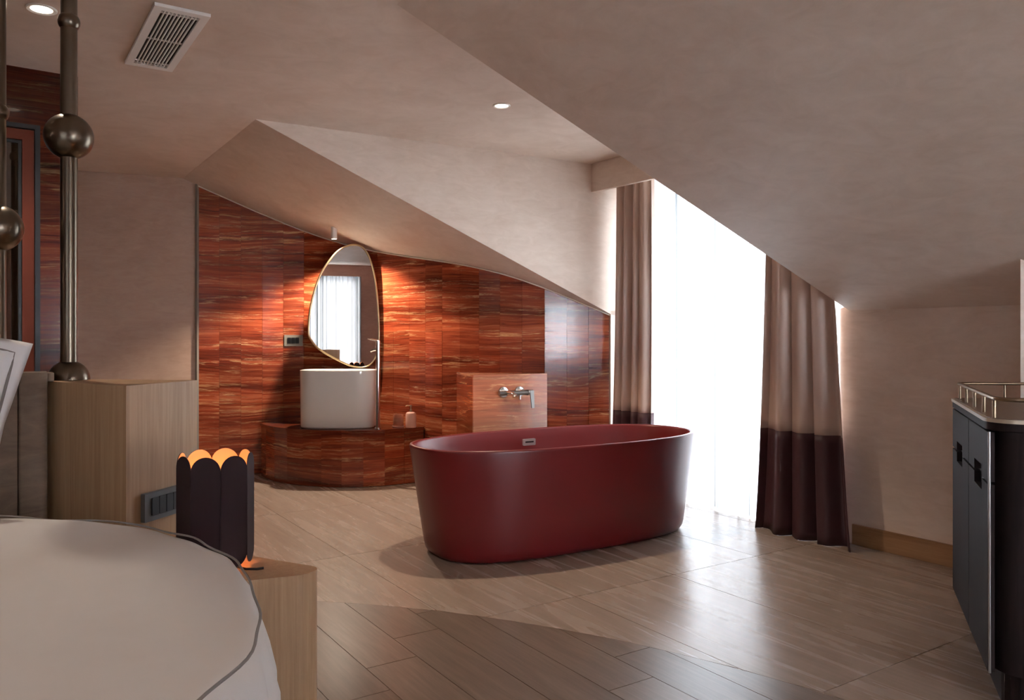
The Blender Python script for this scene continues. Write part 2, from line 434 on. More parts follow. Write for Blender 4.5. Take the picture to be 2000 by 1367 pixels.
# curved backing of the stone wall
def offs(P, d):
    out = []
    for i, p in enumerate(P):
        t = (P[min(i + 1, len(P) - 1)] - P[max(i - 1, 0)]).normalized(); out.append(p + Vector((-t.y, t.x)) * d)
    return out
bk = offs(WC, .012); bk2 = offs(WC, .16)
poly = [tuple(p) for p in bk] + [tuple(p) for p in reversed(bk2)]
back = struct(prism('wall_back', poly, -.02, [zt(p) + .03 for p in poly], M_DARKR), 'curved wall clad in glossy red travertine strips', 'wall')
ZS = [0.004, .60, 1.20, 1.80, 2.60]
for i, (a, b) in enumerate(zip(WC, WC[1:])):
    t = (b - a).normalized(); nrm = Vector((-t.y, t.x))
    g = .0006
    a2 = a + t * g; b2 = b - t * g
    for z0, z1 in zip(ZS, ZS[1:]):
        za, zb = zt(a2) - .002, zt(b2) - .002
        if z0 + .02 > max(za, zb): continue
        poly3 = [(a2.x, a2.y, z0 + g), (b2.x, b2.y, z0 + g)]
        if zb > z0 + .02: poly3.append((b2.x, b2.y, min(z1 - g, zb)))
        if za > z1 > zb:
            tt = (za - z1) / (za - zb); q = a2.lerp(b2, tt); poly3.append((q.x, q.y, z1 - g))
        if za > z0 + .02: poly3.append((a2.x, a2.y, min(z1 - g, za)))
        bm = bmesh.new(); jig = R.uniform(-.0012, .0012)
        fplate(bm, [(p[0] - nrm.x * jig, p[1] - nrm.y * jig, p[2]) for p in poly3], (nrm.x, nrm.y, 0), .013)
        fin(bm, 'tile', M_MARB, back)
# slim light bead where the stone meets the slope
tube('trim_1', [(p.x - .004, p.y - .006, zt(p) - .005) for p in WC], .005, M_PL, None, 6)
struct(bpy.data.objects['trim_1'], 'thin plaster bead along the top of the red stone wall', 'trim')
struct(prism('trim_2', [(-2.612, 6.585), (-2.594, 6.575), (-2.588, 6.60), (-2.606, 6.62)], 0, HC, M_GREYP), 'slim grey metal strip at the left edge of the red stone', 'trim')
# plaster wall left of the stone wall
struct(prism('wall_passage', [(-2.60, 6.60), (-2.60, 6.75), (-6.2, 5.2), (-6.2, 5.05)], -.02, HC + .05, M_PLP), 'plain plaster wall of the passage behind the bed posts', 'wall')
# stone partition with the glass door
def part_pt(s, back=0.):       # s metres to the left of the free edge
    return (-2.178 - CA * s - SA * back, 4.007 - SA * s * 1.0 + CA * back) if False else (-2.178 - .8155 * s - .5787 * back, 4.007 - .5787 * s + .8155 * back)
DS0, DS1, DH = .163, 1.16, 2.19
bm = bmesh.new()
for s0, s1, z0, z1 in ((0, DS0, -.02, HC + .02), (DS0, DS1, DH, HC + .02), (DS1, 3.6, -.02, HC + .02)):
    fprism(bm, [part_pt(s0), part_pt(s0, .12), part_pt(s1, .12), part_pt(s1)], z0, z1)
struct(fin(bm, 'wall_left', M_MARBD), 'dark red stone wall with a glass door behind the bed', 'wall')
dr = empty('door_1', (*part_pt((DS0 + DS1) / 2), 0), 'glass door in a red frame set in the dark stone wall', 'door'); dr['kind'] = 'structure'
def door_box(name, s0, s1, b0, b1, z0, z1, mat):
    prism(name, [part_pt(s0, b0), part_pt(s0, b1), part_pt(s1, b1), part_pt(s1, b0)], z0, z1, mat, dr)
def door_frame(name, s0, s1, w, b0, b1, z1, mat):
    bm = bmesh.new()
    for q in ((s0, s0 + w, .002, z1), (s1 - w, s1, .002, z1), (s0 + w, s1 - w, z1 - w, z1)):
        fprism(bm, [part_pt(q[0], b0), part_pt(q[0], b1), part_pt(q[1], b1), part_pt(q[1], b0)], q[2], q[3])
    fin(bm, name, mat, dr)
door_frame('reveal_lining', DS0, DS1, .022, .0, .11, DH, M_BLACK)
door_frame('door_frame', DS0 + .024, DS1 - .024, .05, .02, .07, DH - .024, M_REDFR)
door_frame('inner_bead', DS0 + .076, DS1 - .076, .014, .03, .06, DH - .076, M_BLACK)
door_box('pane', DS0 + .091, DS1 - .091, .04, .048, .01, DH - .091, M_GLASSD)
# room edge out of view: left, rear and right walls
struct(prism('wall_side', [(-6.05, -1.5), (-6.05, 5.3), (-6.25, 5.3), (-6.25, -1.5)], -.02, HC + .02, M_PL), 'plaster side wall beyond the bed', 'wall')
RY = -1.35
W2 = (-1.95, -.42); W3 = (2.5, 4.2)  # W3: unseen window added for fill light on the bed and slope
bm = bmesh.new()
for x0, x1, z0, z1 in ((-6.2, W2[0], -.02, HC + .02), (W2[0], W2[1], 2.25, HC + .02), (W2[1], W3[0], -.02, HC + .02), (W3[0], W3[1], 1.80, HC + .02), (W3[0], W3[1], -.02, .25), (W3[1], 6.3, -.02, HC + .02)):
    fbox(bm, x0, x1, RY - .2, RY, z0, z1)
struct(fin(bm, 'wall_rear', M_PLR), 'rose plaster wall behind the camera', 'wall')
rb = [(2.095, 3.29), (4.2, 3.29), (4.2, 1.9), (2.9, 2.6)]
rp = [(2.139, 3.36), (3.6, 3.36), (3.6, 3.6), (2.32, 3.6)]
struct(prism('wall_right', rp, -.02, [zt(p) + .01 for p in rp], M_PL), 'plaster pier beside the dark cabinet', 'wall')

# ------------------------------------------------------------------ windows
def window(name, o, ax, ay, w, h, z0, n, th, label):
    """o = corner on the floor plan, ax = unit vector along, ay = unit vector outwards"""
    wd = empty(name, (o[0], o[1], z0), label, 'window'); wd['kind'] = 'structure'
    P = lambda s, d: (o[0] + ax[0] * s + ay[0] * d, o[1] + ax[1] * s + ay[1] * d)
    f = .06
    bm = bmesh.new()
    def bar(s0, s1, a, b): fprism(bm, [P(s0, 0), P(s1, 0), P(s1, th), P(s0, th)], a, b)
    bar(0, w, z0, z0 + f); bar(0, w, z0 + h - f, z0 + h)
    for i in range(n + 1):
        c = f / 2 + (w - f) * i / n; bar(c - f / 2, c + f / 2, z0 + f, z0 + h - f)
    fin(bm, 'window_frame', M_WHITE, wd)
    for i in range(n):
        s0 = f / 2 + (w - f) * i / n + f / 2; s1 = f / 2 + (w - f) * (i + 1) / n - f / 2
        prism('pane', [P(s0, th * .4), P(s1, th * .4), P(s1, th * .6), P(s0, th * .6)], z0 + f, z0 + h - f, M_GLASS, wd)
    return wd
A = (CA, SA); B = (-SA, CA); mB = (SA, -CA)
window('window_1', uv(4.36, 2.76), B, A, 1.90, 2.24, .01, 3, .07, 'tall glazed balcony window behind the white sheer curtain')
window('window_2', (W2[0], RY - .12), (1, 0), (0, -1), W2[1] - W2[0], 2.24, .01, 2, .06, 'tall window in the wall behind the camera')
window('added_fill_window', (W3[0], RY - .12), (1, 0), (0, -1), W3[1] - W3[0], 1.55, .25, 3, .06, 'low wide window added behind the camera for fill light')
wl = [uv(4.36, 2.70), uv(4.36, 2.77), uv(4.45, 2.77), uv(4.45, 2.70)]
bm = bmesh.new()
fprism(bm, [uv(4.34, 2.7), uv(4.34, 4.8), uv(4.46, 4.8), uv(4.46, 2.7)], 2.25, HC + .02)
fprism(bm, [uv(4.34, 2.7), uv(4.34, 2.76), uv(4.46, 2.76), uv(4.46, 2.7)], -.02, 2.25)
fprism(bm, [uv(4.34, 4.655), uv(4.34, 4.8), uv(4.46, 4.8), uv(4.46, 4.655)], -.02, 2.25)
struct(fin(bm, 'wall_window', M_PL), 'plaster surround of the balcony window', 'wall')
c1 = uv(4.47, 3.7)
portal('window_daylight', (*c1, 1.13), (pi / 2, 0, AANG - pi / 2 + pi), 1.9, 2.24)
portal('rear_window_daylight', ((W2[0] + W2[1]) / 2, RY - .2, 1.13), (pi / 2, 0, pi), W2[1] - W2[0], 2.24)
portal('added_fill_window_daylight', ((W3[0] + W3[1]) / 2, RY - .2, 1.0), (pi / 2, 0, pi), W3[1] - W3[0], 1.5)
# pelmet
pm = [uv(3.805, 4.695), uv(3.835, 4.695), uv(3.935, 2.75), uv(3.905, 2.75)]
struct(prism('trim_3', pm, 2.248, HC, M_PL, bevel=.003, seg=1), 'plaster curtain pelmet across the dormer above the window', 'pelmet')

# ------------------------------------------------------------------ floor
OUT = [(-6.1, -1.4), (5.6, -1.4), uv(4.10, 0), uv(4.34, 2.75), uv(4.34, 4.67), uv(4.0, 4.69)] + [(p.x, p.y + .01) for p in reversed(WC)] + [(-6.1, 5.1)]
bm = bmesh.new(); fprism(bm, [(-6.2, -1.5), (6.2, -1.5), (6.2, 2), uv(4.5, 2.6), uv(4.5, 5), (.9, 6.6), (-2.6, 7.1), (-6.2, 5.4)], -.12, -.0025)
floor = struct(fin(bm, 'floor', M_GROUT), 'floor of oak-look planks inside a curved border and pale travertine tiles beyond', 'floor')
DC, DR = (-1.384, .04), 3.492
def inside(p, poly):
    c = False
    for i in range(len(poly)):
        a, b = poly[i], poly[i - 1]
        if (a[1] > p[1]) != (b[1] > p[1]) and p[0] < (b[0] - a[0]) * (p[1] - a[1]) / (b[1] - a[1]) + a[0]: c = not c
    return c
def slab(poly, name, mat, th=.012):
    if abs(area(poly)) < .002: return
    if area(poly) < 0: poly = poly[::-1]
    bm = bmesh.new(); fprism(bm, poly, -th, 0.); fin(bm, name, mat, floor)
def rect_uv(u0, u1, v0, v1): return [uv(u0, v0), uv(u1, v0), uv(u1, v1), uv(u0, v1)]
GJ = .0014
row0 = 2.80
for r in range(-26, 8):
    u0 = 1.301 + .1965 * r; off = 2.80 + .2 * r
    for k in range(-6, 4):
        v0 = (off % 1.2) + 1.2 * k
        poly = rect_uv(u0 + GJ, u0 + .1965 - GJ, v0 + GJ, v0 + 1.2 - GJ)
        c = uv(u0 + .1, v0 + .6)
        if (c[0] - DC[0]) ** 2 + (c[1] - DC[1]) ** 2 > (DR + .7) ** 2: continue
        if c[1] < -2.1 or c[0] < -6.2: continue
        for q in range(120):
            t = 2 * pi * q / 120
            if len(poly) < 3: break
            poly = clip_half(poly, math.cos(t), math.sin(t), DC[0] * math.cos(t) + DC[1] * math.sin(t) + DR - .001)
        if len(poly) >= 3: slab(poly, 'plank', M_PLANK)
def disc_out(poly):
    S = []
    for i in range(4):
        a, b = poly[i], poly[(i + 1) % 4]
        for k in range(60): S.append((a[0] + (b[0] - a[0]) * k / 60, a[1] + (b[1] - a[1]) * k / 60, k == 0))
    o = [math.hypot(p[0] - DC[0], p[1] - DC[1]) > DR + .001 for p in S]
    if all(o): return [poly]
    if not any(o): return []
    n = len(S); st = [i for i in range(n) if o[i] and not o[i - 1]]; res = []
    for s in st:
        run = []; i = s
        while o[i % n]: run.append(S[i % n]); i += 1
        pl = [run[0][:2]] + [p[:2] for p in run[1:-1] if p[2]] + [run[-1][:2]]
        a0 = math.atan2(pl[-1][1] - DC[1], pl[-1][0] - DC[0]); a1 = math.atan2(pl[0][1] - DC[1], pl[0][0] - DC[0])
        while a1 - a0 > pi: a1 -= 2 * pi
        while a1 - a0 < -pi: a1 += 2 * pi
        m = max(2, int(abs(a1 - a0) / .03))
        pl += [(DC[0] + (DR + .001) * math.cos(a0 + (a1 - a0) * k / m), DC[1] + (DR + .001) * math.sin(a0 + (a1 - a0) * k / m)) for k in range(1, m)]
        res.append(pl)
    return res
for i in range(-10, 5):
    for k in range(-5, 6):
        u0, v0 = 2.19 + .6 * i, 1.61 + 1.2 * k
        poly = rect_uv(u0 + GJ, u0 + .6 - GJ, v0 + GJ, v0 + 1.2 - GJ)
        if not (inside(uv(u0 + .3, v0 + .6), OUT) or any(inside(p, OUT) for p in poly)): continue
        for pl in disc_out(poly): slab(pl, 'tile', M_TILE)
# balcony outside
struct(prism('terrace', [uv(4.5, 1.5), uv(8, 1.5), uv(8, 6.5), uv(4.5, 6.5)], -.3, -.05, M_WHITE), 'terrace paving outside the balcony window', 'terrace')

# ------------------------------------------------------------------ bathtub
def sup(a, b, p, n=96):
    out = []
    for k in range(n):
        t = 2 * pi * k / n; c, s = math.cos(t), math.sin(t)
        out.append((a * math.copysign(abs(c) ** (2 / p), c), b * math.copysign(abs(s) ** (2 / p), s)))
    return out
TC, TA = (.282, 4.612), math.radians(31.5)
def tub_pt(s, n, z): return (TC[0] + s * math.cos(TA) - n * math.sin(TA), TC[1] + s * math.sin(TA) + n * math.cos(TA), z)
def tub_ring(a, b, z, p=2.5): return [tub_pt(s, n, z) for s, n in sup(a, b, p)]
tub = empty('bathtub', (*TC, 0), 'freestanding oxblood red oval bathtub with a thin rim in front of the window', 'bathtub')
rg = [tub_ring(.775, .315, .0, 2.9), tub_ring(.80, .338, .008, 2.9), tub_ring(.815, .352, .03, 2.9), tub_ring(.822, .358, .06, 2.9)]
for i in range(1, 9):
    t = i / 8; rg.append(tub_ring(.822 + .086 * t, .358 + .066 * t, .06 + .51 * t, 2.9 - .35 * t))
rg += [tub_ring(.910, .426, .579), tub_ring(.908, .424, .584), tub_ring(.898, .414, .586), tub_ring(.887, .403, .583), tub_ring(.883, .399, .576)]
for i in range(1, 9):
    t = i / 8; rg.append(tub_ring(.883 - .12 * t ** 1.3, .399 - .10 * t ** 1.3, .576 - .38 * t))
rg += [tub_ring(.73, .27, .155), tub_ring(.66, .22, .13), tub_ring(.5, .13, .122), tub_ring(.2, .05, .12)]
loft('basin_shell', rg, M_TUB, tub, auto=1.2)
ov = empty('overflow', (0, 0, 0), '', ''); bpy.data.objects.remove(ov)
on = .374; oz = .508; os_ = .015
bm = bmesh.new()
pts = rounded([(-.045, -.02), (.045, -.02), (.045, .02), (-.045, .02)], .005, 3)
fplate(bm, [tub_pt(os_ + x, on - .004 - .02 * (.0), oz + z) for x, z in pts], tuple(Vector(tub_pt(0, -1, 0)) - Vector(tub_pt(0, 0, 0))), .012)
ovf = fin(bm, 'overflow_plate', M_SATIN, tub); ovf['label'] = 'chrome overflow plate on the inner wall'
bm = bmesh.new()
fplate(bm, [tub_pt(os_ + x, on - .0165, oz + z) for x, z in ((-.03, -.003), (.03, -.003), (.03, .006), (-.03, .006))], tuple(Vector(tub_pt(0, -1, 0)) - Vector(tub_pt(0, 0, 0))), .001)
fin(bm, 'slot', M_BLACK, ovf)

# ------------------------------------------------------------------ vanity plinth, basin, tap
ARC = catmull([(-2.10, 6.66), (-1.99, 6.48), (-1.876, 6.36), (-1.73, 6.255), (-1.586, 6.187), (-1.44, 6.14), (-1.295, 6.12), (-1.16, 6.135), (-1.028, 6.17), (-.89, 6.25), (-.757, 6.345), (-.70, 6.362)])
ARC = resample(ARC, .172)
LZ = .44
pl = empty('vanity_plinth', (-1.4, 6.4, 0), 'low curved red travertine plinth under the white washbasin', 'plinth')
for a, b in zip(ARC, ARC[1:]):
    t = (b - a).normalized(); nn = Vector((-t.y, t.x)); a2 = a + t * .0006 + nn * .008; b2 = b - t * .0006 + nn * .008
    for z0, z1 in ((.004, .21), (.2112, LZ - .0222)):
        bm = bmesh.new(); fplate(bm, [(a2.x, a2.y, z0), (b2.x, b2.y, z0), (b2.x, b2.y, z1), (a2.x, a2.y, z1)], (nn.x, nn.y, 0), .02)
        fin(bm, 'tile', M_MARB, pl)
wallpts = [(x, wall_y(x) - .004) for x in (-.70, -.9, -1.1, -1.3, -1.5, -1.7, -1.9, -2.05)]
prism('core', [tuple(p + Vector((0, .035))) for p in ARC] + wallpts, 0.002, LZ - .022, M_DARKR, pl)
prism('countertop', [tuple(p) for p in ARC] + wallpts, LZ - .021, LZ, M_MARB1, pl, bevel=.002, seg=1)
BC = (-1.385, 6.385)
def bring(a, b, z, p=3.0): return [(BC[0] + x, BC[1] + y, z) for x, y in sup(a, b, p, 80)]
ba = empty('washbasin', (*BC, LZ), 'tall white oval countertop washbasin on the red stone plinth', 'washbasin')
ZT = .897
loft('bowl', [bring(.283, .166, LZ + .001), bring(.291, .173, LZ + .006), bring(.294, .176, LZ + .016), bring(.298, .18, ZT - .01), bring(.298, .18, ZT - .003), bring(.295, .177, ZT), bring(.288, .17, ZT), bring(.285, .167, ZT - .005),
              bring(.28, .162, ZT - .08), bring(.255, .14, ZT - .14), bring(.15, .08, ZT - .16), bring(.03, .02, ZT - .163)], M_CERAMIC, ba, auto=1.3)
FX, FY = -1.046, 6.235
tp = empty('basin_tap', (FX, FY, LZ), 'tall slim chrome pillar tap beside the white washbasin', 'tap')
lathe('base_ring', [(0, .001), (.026, .001), (.026, .008), (.02, .011), (0, .011)], (FX, FY, LZ), M_CHROME, tp, 28)
lathe('column', [(0, .011), (.0175, .011), (.0175, .655), (.0175, .656), (0, .656)], (FX, FY, LZ), M_CHROME, tp, 28)
lathe('cap', [(0, .659), (.019, .659), (.019, .69), (.016, .693), (0, .693)], (FX, FY, LZ), M_CHROME, tp, 28)
tube('lever', [(FX + .005, FY, LZ + .688), (FX - .05, FY + .005, LZ + .697), (FX - .082, FY + .008, LZ + .704)], [.006, .0045, .003], M_CHROME, tp, 10)
tube('spout', [(FX, FY + .012, LZ + .62), (FX - .04, FY + .07, LZ + .615), (FX - .075, FY + .12, LZ + .605)], .009, M_CHROME, tp, 12)
# dispenser and cup
DX, DY = -.802, 6.335
ds = empty('soap_dispenser', (DX, DY, LZ), 'pink soap dispenser with a metal pump on the right end of the plinth', 'dispenser')
lathe('bottle', [(0, .001), (.040, .001), (.042, .006), (.042, .10), (.038, .115), (.028, .122), (.012, .124), (0, .124)], (DX, DY, LZ), M_SOAP, ds, 32)
lathe('pump', [(0, .125), (.010, .125), (.010, .142), (.004, .143), (.004, .168), (.009, .169), (.009, .178), (0, .179)], (DX, DY, LZ), M_BRASS, ds, 16)
tube('nozzle', [(DX, DY, LZ + .174), (DX - .03, DY - .012, LZ + .175), (DX - .04, DY - .016, LZ + .17)], .0035, M_BRASS, ds, 8)
CX, CY = -.905, 6.355
cu = empty('tumbler', (CX, CY, LZ), 'squat red stone tumbler on a pale saucer beside the soap dispenser', 'tumbler')
lathe('saucer', [(0, .001), (.043, .001), (.047, .008), (.047, .012), (0, .012)], (CX, CY, LZ), M_SOAP, cu, 28)
lathe('cup', [(0, .0125), (.040, .0125), (.042, .018), (.042, .104), (.038, .104), (.037, .03), (0, .028)], (CX, CY, LZ), M_TUMB, cu, 32)

# ------------------------------------------------------------------ mirror
MP = [(692, 478), (708, 483.5), (720.4, 500.8), (730, 530.7), (736, 571.6), (739.3, 618.8), (740, 662.8), (734.6, 694), (723.6, 711.5), (707.9, 717.8), (685.8, 714.7), (654.4, 700.5),
      (623, 681.7), (607, 662.8), (602.5, 647), (605.6, 606), (615, 565.3), (629, 530.7), (651, 499.2), (670, 483.5)]
MX, MD, MS = -1.41, 6.565, .147
OUTL = []
for x, y in MP:       # outline measured in the photograph, converted once to metres on the mirror's own plane
    a = (x - 1000) / 1560; D = (MD - MS * MX * -1 * 0 + MS * (-MX)) / (1 - MS * a)
    OUTL.append(Vector((a * D, 1.15 + (660 - y) * D / 1560)))
def closed_catmull(P, n=5):
    out = []; m = len(P)
    for i in range(m):
        p0, p1, p2, p3 = P[i - 1], P[i], P[(i + 1) % m], P[(i + 2) % m]
        for k in range(n):
            t = k / n; out.append(.5 * (2 * p1 + (p2 - p0) * t + (2 * p0 - 5 * p1 + 4 * p2 - p3) * t * t + (3 * p1 - p0 - 3 * p2 + p3) * t ** 3))
    return out
OL = closed_catmull(OUTL)
my = lambda x: MD + MS * (x - MX)
mc = sum((Vector((p.x, my(p.x), p.y)) for p in OL), Vector()) / len(OL)
mi = empty('wall_mirror', tuple(mc), 'pebble shaped mirror in a thin gold frame above the white washbasin', 'mirror')
bm = bmesh.new(); fplate(bm, [(p.x, my(p.x), p.y) for p in OL], (-MS, 1, 0), .02); fin(bm, 'backing', M_BRASSD, mi)
bm = bmesh.new(); bm.faces.new([bm.verts.new((p.x - MS * -.0015, my(p.x) - .0015, p.y)) for p in OL]); fin(bm, 'glass', M_MIRROR, mi)
tube('frame', [(p.x, my(p.x), p.y) for p in OL], .0085, M_BRASS, mi, 10, True)
wy = wall_y(mc.x)
tube('wall_fixing', [(mc.x, my(mc.x) + .018, mc.z), (mc.x, wy + .004, mc.z)], .03, M_STEEL, mi, 14)

# ------------------------------------------------------------------ spout block and bath mixer
FL, FR, BR, BL = Vector((-.276, 5.70)), Vector((.262, 5.965)), Vector((.262, wall_y(.262) - .003)), Vector((-.43, wall_y(-.43) - .003))
SZ = .885
sb = empty('bath_tap_block', (-.05, 5.95, 0), 'waist high red stone block behind the bathtub carrying the mixer', 'block')
tt = (FR - FL).normalized(); fn = Vector((tt.y, -tt.x))
prism('core', [tuple(FL + fn * -.016 + tt * .012), tuple(FR - fn * .016 - tt * .003), tuple(BR + Vector((-.004, 0))), tuple(BL + Vector((.016, -.004)))], .002, SZ - .016, M_DARKR, sb)
bm = bmesh.new(); fplate(bm, [(*p, z) for p, z in ((FL, .003), (FR, .003), (FR, SZ - .0165), (FL, SZ - .0165))], (-fn.x, -fn.y, 0), .015); fin(bm, 'front_slab', M_MARBP, sb)
sl = (BL - FL).normalized(); sn = Vector((sl.y, -sl.x))
if sn.x > 0: sn = -sn
a, b = FL - fn * .0165, BL
bm = bmesh.new(); fplate(bm, [(*p, z) for p, z in ((a, .003), (b, .003), (b, SZ - .0165), (a, SZ - .0165))], (-sn.x, -sn.y, 0), .011); fin(bm, 'side_slab', M_MARB1, sb)
prism('top_slab', [tuple(FL), tuple(FR), tuple(BR), tuple(BL)], SZ - .0155, SZ, M_MARBP, sb)
mx = empty('bath_mixer', (*(FL + tt * .3), .78), 'chrome wall mixer with a drop lever on the stone block', 'tap')
def fp(s, out, z): q = FL + tt * s + fn * out; return (q.x, q.y, z)
zc = .757
for s in (.235, .365): tube('rosette', [fp(s, .0005, zc), fp(s, .012, zc), fp(s, .016, zc)], [.038, .038, .03], M_STEEL, mx, 24)
tube('spout', [fp(.235, .016, zc), fp(.235, .16, zc - .004), fp(.235, .185, zc - .012), fp(.235, .19, zc - .022)], .016, M_CHROME, mx, 16)
tube('inlet', [fp(.365, .016, zc), fp(.365, .06, zc)], .020, M_CHROME, mx, 18)
tube('body', [fp(.17, .07, zc - .004), fp(.36, .07, zc - .004), fp(.40, .07, zc - .004)], [.017, .017, .021], M_STEELD, mx, 18)
tube('diverter', [fp(.335, .07, zc - .02), fp(.335, .07, zc - .052)], .009, M_CHROME, mx, 12)
tube('lever_hub', [fp(.401, .07, zc - .004), fp(.44, .07, zc - .004)], .022, M_CHROME, mx, 18)
bm = bmesh.new()
fplate(bm, [fp(.408, .094, zc + .012), fp(.440, .094, zc + .012), fp(.436, .11, zc - .115), fp(.414, .11, zc - .115)], (-fn.x, -fn.y, 0), .010)
fin(bm, 'lever', M_STEELD, mx, bevel=.002)

# ------------------------------------------------------------------ wall switch on the stone
sx = -1.935; si = [i for i in range(len(WC) - 1) if WC[i].x <= sx <= WC[i + 1].x][0]
ta = (WC[si + 1] - WC[si]).normalized(); na = Vector((ta.y, -ta.x)); pc = (WC[si] + WC[si + 1]) / 2
def swp(s, o, z): q = pc + ta * s + na * o; return (q.x, q.y, z)
sw = empty('wall_switch', swp(0, 0, 1.12), 'grey wall switch plate with dark rockers left of the mirror', 'switch')
def fr_plate(name, fpt, w, h, o0, th, zc_, mat, par):
    bm = bmesh.new(); nr = Vector(fpt(0, 1, 0)) - Vector(fpt(0, 0, 0))
    fplate(bm, [fpt(s, o0, zc_ + z) for s, z in rounded([(-w / 2, -h / 2), (w / 2, -h / 2), (w / 2, h / 2), (-w / 2, h / 2)], .003, 2)], tuple(nr), th); return fin(bm, name, mat, par)
fr_plate('plate', swp, .152, .092, .0015, .010, 1.128, M_GREYP, sw)
for i in range(3): fr_plate('rocker', lambda s, o, z, i=i: swp(s + (i - 1) * .033 - .002, o, z), .031, .05, .012, .004, 1.128, M_BLACK, sw)

# ------------------------------------------------------------------ curtains
def curtain(name, label, vt, vb, nf, ztop, ufun, zsplit, seed, amp_t, amp_b):
    """vt/vb: extent along the wall at top and bottom; ufun(v): mean distance; ztop(u): height"""
    rr = random.Random(seed); ph = rr.uniform(0, 6); ph2 = rr.uniform(0, 6)
    root = empty(name, (*uv(3.95, (vb[0] + vb[1]) / 2), 0), label, 'curtain', 'two-tone curtains beside the window')
    NU = 150
    def pt(i, t, zb):
        s = i / NU
        s2 = s + .028 * math.sin(3 * pi * s * 2 + ph2)
        v = (vt[0] + (vt[1] - vt[0]) * s2) * t + (vb[0] + (vb[1] - vb[0]) * s2) * (1 - t)
        am = amp_t * t + amp_b * (1 - t)
        ww = 2 * pi * nf * (s + .03 * math.sin(2 * pi * s + ph))
        w = math.sin(ww + .5 * (1 - t) * math.sin(5 * s + ph)) + .35 * math.sin(1.9 * ww + ph2 + .8 * t)
        u = ufun(v) + am * w + (1 - t) ** 2 * -.04
        v += .012 * math.cos(ww) * (1 - .3 * t)
        zt_ = ztop(u, v)
        return u, v, zt_
    def panel(nm, lo, hi, mat, rows):
        rings = []
        for j in range(rows + 1):
            ring = []
            for i in range(NU + 1):
                u0, v0, ztop_ = pt(i, 1, 0)
                za = lo if lo is not None else 0; zb = hi if hi is not None else ztop_
                z = za + (zb - za) * j / rows
                t = max(0, min(1, z / ztop_)) ** .8
                u, v, zt_ = pt(i, t, 0)
                ring.append((*uv(u, v), min(z, zt_) if hi is None else z))
            rings.append(ring)
        bm = bmesh.new(); V = [[bm.verts.new(p) for p in r] for r in rings]
        for a, b in zip(V, V[1:]):
            for k in range(NU): bm.faces.new((a[k], a[k + 1], b[k + 1], b[k]))
        o = fin(bm, nm, mat, root, True)
        md = o.modifiers.new('thickness', 'SOLIDIFY'); md.thickness = .003; md.offset = 0
        return o
    lb = panel('lower_band', .0006, zsplit, M_CURTD, 12); lb['label'] = 'dark aubergine lower band'
    panel('upper_cloth', zsplit, None, M_CURT, 28)
    return root
curtain('curtain', 'two-tone curtain at the right of the window, under the sloping ceiling', (2.775, 3.19), (2.585, 3.26), 3.6, lambda u, v: min(slope_z(u) + .035 if v < cheek(u, VR) else 2.3, 2.3) if v < cheek(u, VR) else 2.30,
        lambda v: 3.945, .605, 5, .032, .044)
curtain('curtain', 'two-tone curtain at the left of the window, behind the far end of the bathtub', (4.20, 4.60), (4.18, 4.62), 4.4, lambda u, v: 2.36, lambda v: 3.955, .615, 11, .028, .034)
def sheer(name, P, w, h, nf, label, amp=.026, seed=1, mat=M_SHEER):
    rr = random.Random(seed); NU = nf * 12; rows = 8
    bm = bmesh.new(); V = []
    phs = [rr.uniform(0, 6) for _ in range(3)]
    for j in range(rows + 1):
        z = .012 + (h - .012) * j / rows; row = []
        for i in range(NU + 1):
            s = i / NU
            ww = 2 * pi * nf * (s + .012 * math.sin(2 * pi * 2.3 * s + phs[0]) + .006 * math.sin(2 * pi * 5.1 * s + phs[1]))
            d = amp * (.8 + .35 * math.sin(2 * pi * 1.7 * s + phs[2])) * math.sin(ww) + .006 * math.sin(2.3 * ww)
            row.append(bm.verts.new((*P(s * w, d), z)))
        V.append(row)
    for a, b in zip(V, V[1:]):
        for k in range(NU): bm.faces.new((a[k], a[k + 1], b[k + 1], b[k]))
    o = fin(bm, name, mat, None, True)
    return tag(o, label, 'curtain')
sheer('sheer_curtain', lambda s, d: uv(4.10 + d, 2.775 + s), 1.86, 2.42, 17, 'white sheer curtain glowing with daylight across the balcony window', amp=.032)
sheer('sheer_curtain', lambda s, d: (W2[0] - .1 + s, RY + .10 + d), W2[1] - W2[0] + .1, 2.25, 16, 'white sheer curtain over the tall window behind the camera', seed=4, mat=M_SHEER2)

sheer('sheer_curtain', lambda s, d: (W3[0] - .1 + s, RY + .08 + d), W3[1] - W3[0] + .2, 1.8, 22, 'white sheer curtain over the added fill window behind the camera', seed=8, mat=M_SHEER3)
# ------------------------------------------------------------------ ceiling fittings
def downlight(x, y, z, ro, ri, label):
    d = empty('downlight', (x, y, z), label, 'downlight', None)
    lathe('trim_ring', [(ri, .004), (ri, -.004), (ro - .004, -.007), (ro, -.004), (ro, -.0002)], (x, y, z), M_WHITE, d, 36)
    lathe('light_disc', [(0, -.0015), (ri + .0005, -.0015)], (x, y, z), M_LED, d, 30)
downlight(-1.872, 3.178, HC, .056, .040, 'round recessed downlight in the flat ceiling left of the air vent')
downlight(-.058, 4.50, HC, .050, .037, 'round recessed downlight in the dormer ceiling above the bathtub')
vx, vy = -1.525, 3.504; va = math.radians(123.4)
ve = empty('air_vent', (vx, vy, HC), 'white rectangular slatted air vent in the flat ceiling', 'vent')
def vp(s, n): return (vx + s * math.cos(va) - n * math.sin(va), vy + s * math.sin(va) + n * math.cos(va))
def vbox(name, s0, s1, n0, n1, z0, z1, mat): prism(name, [vp(s0, n0), vp(s1, n0), vp(s1, n1), vp(s0, n1)], z0, z1, mat, ve)
L2, W2_, fw = .40, .105, .032
bm = bmesh.new()
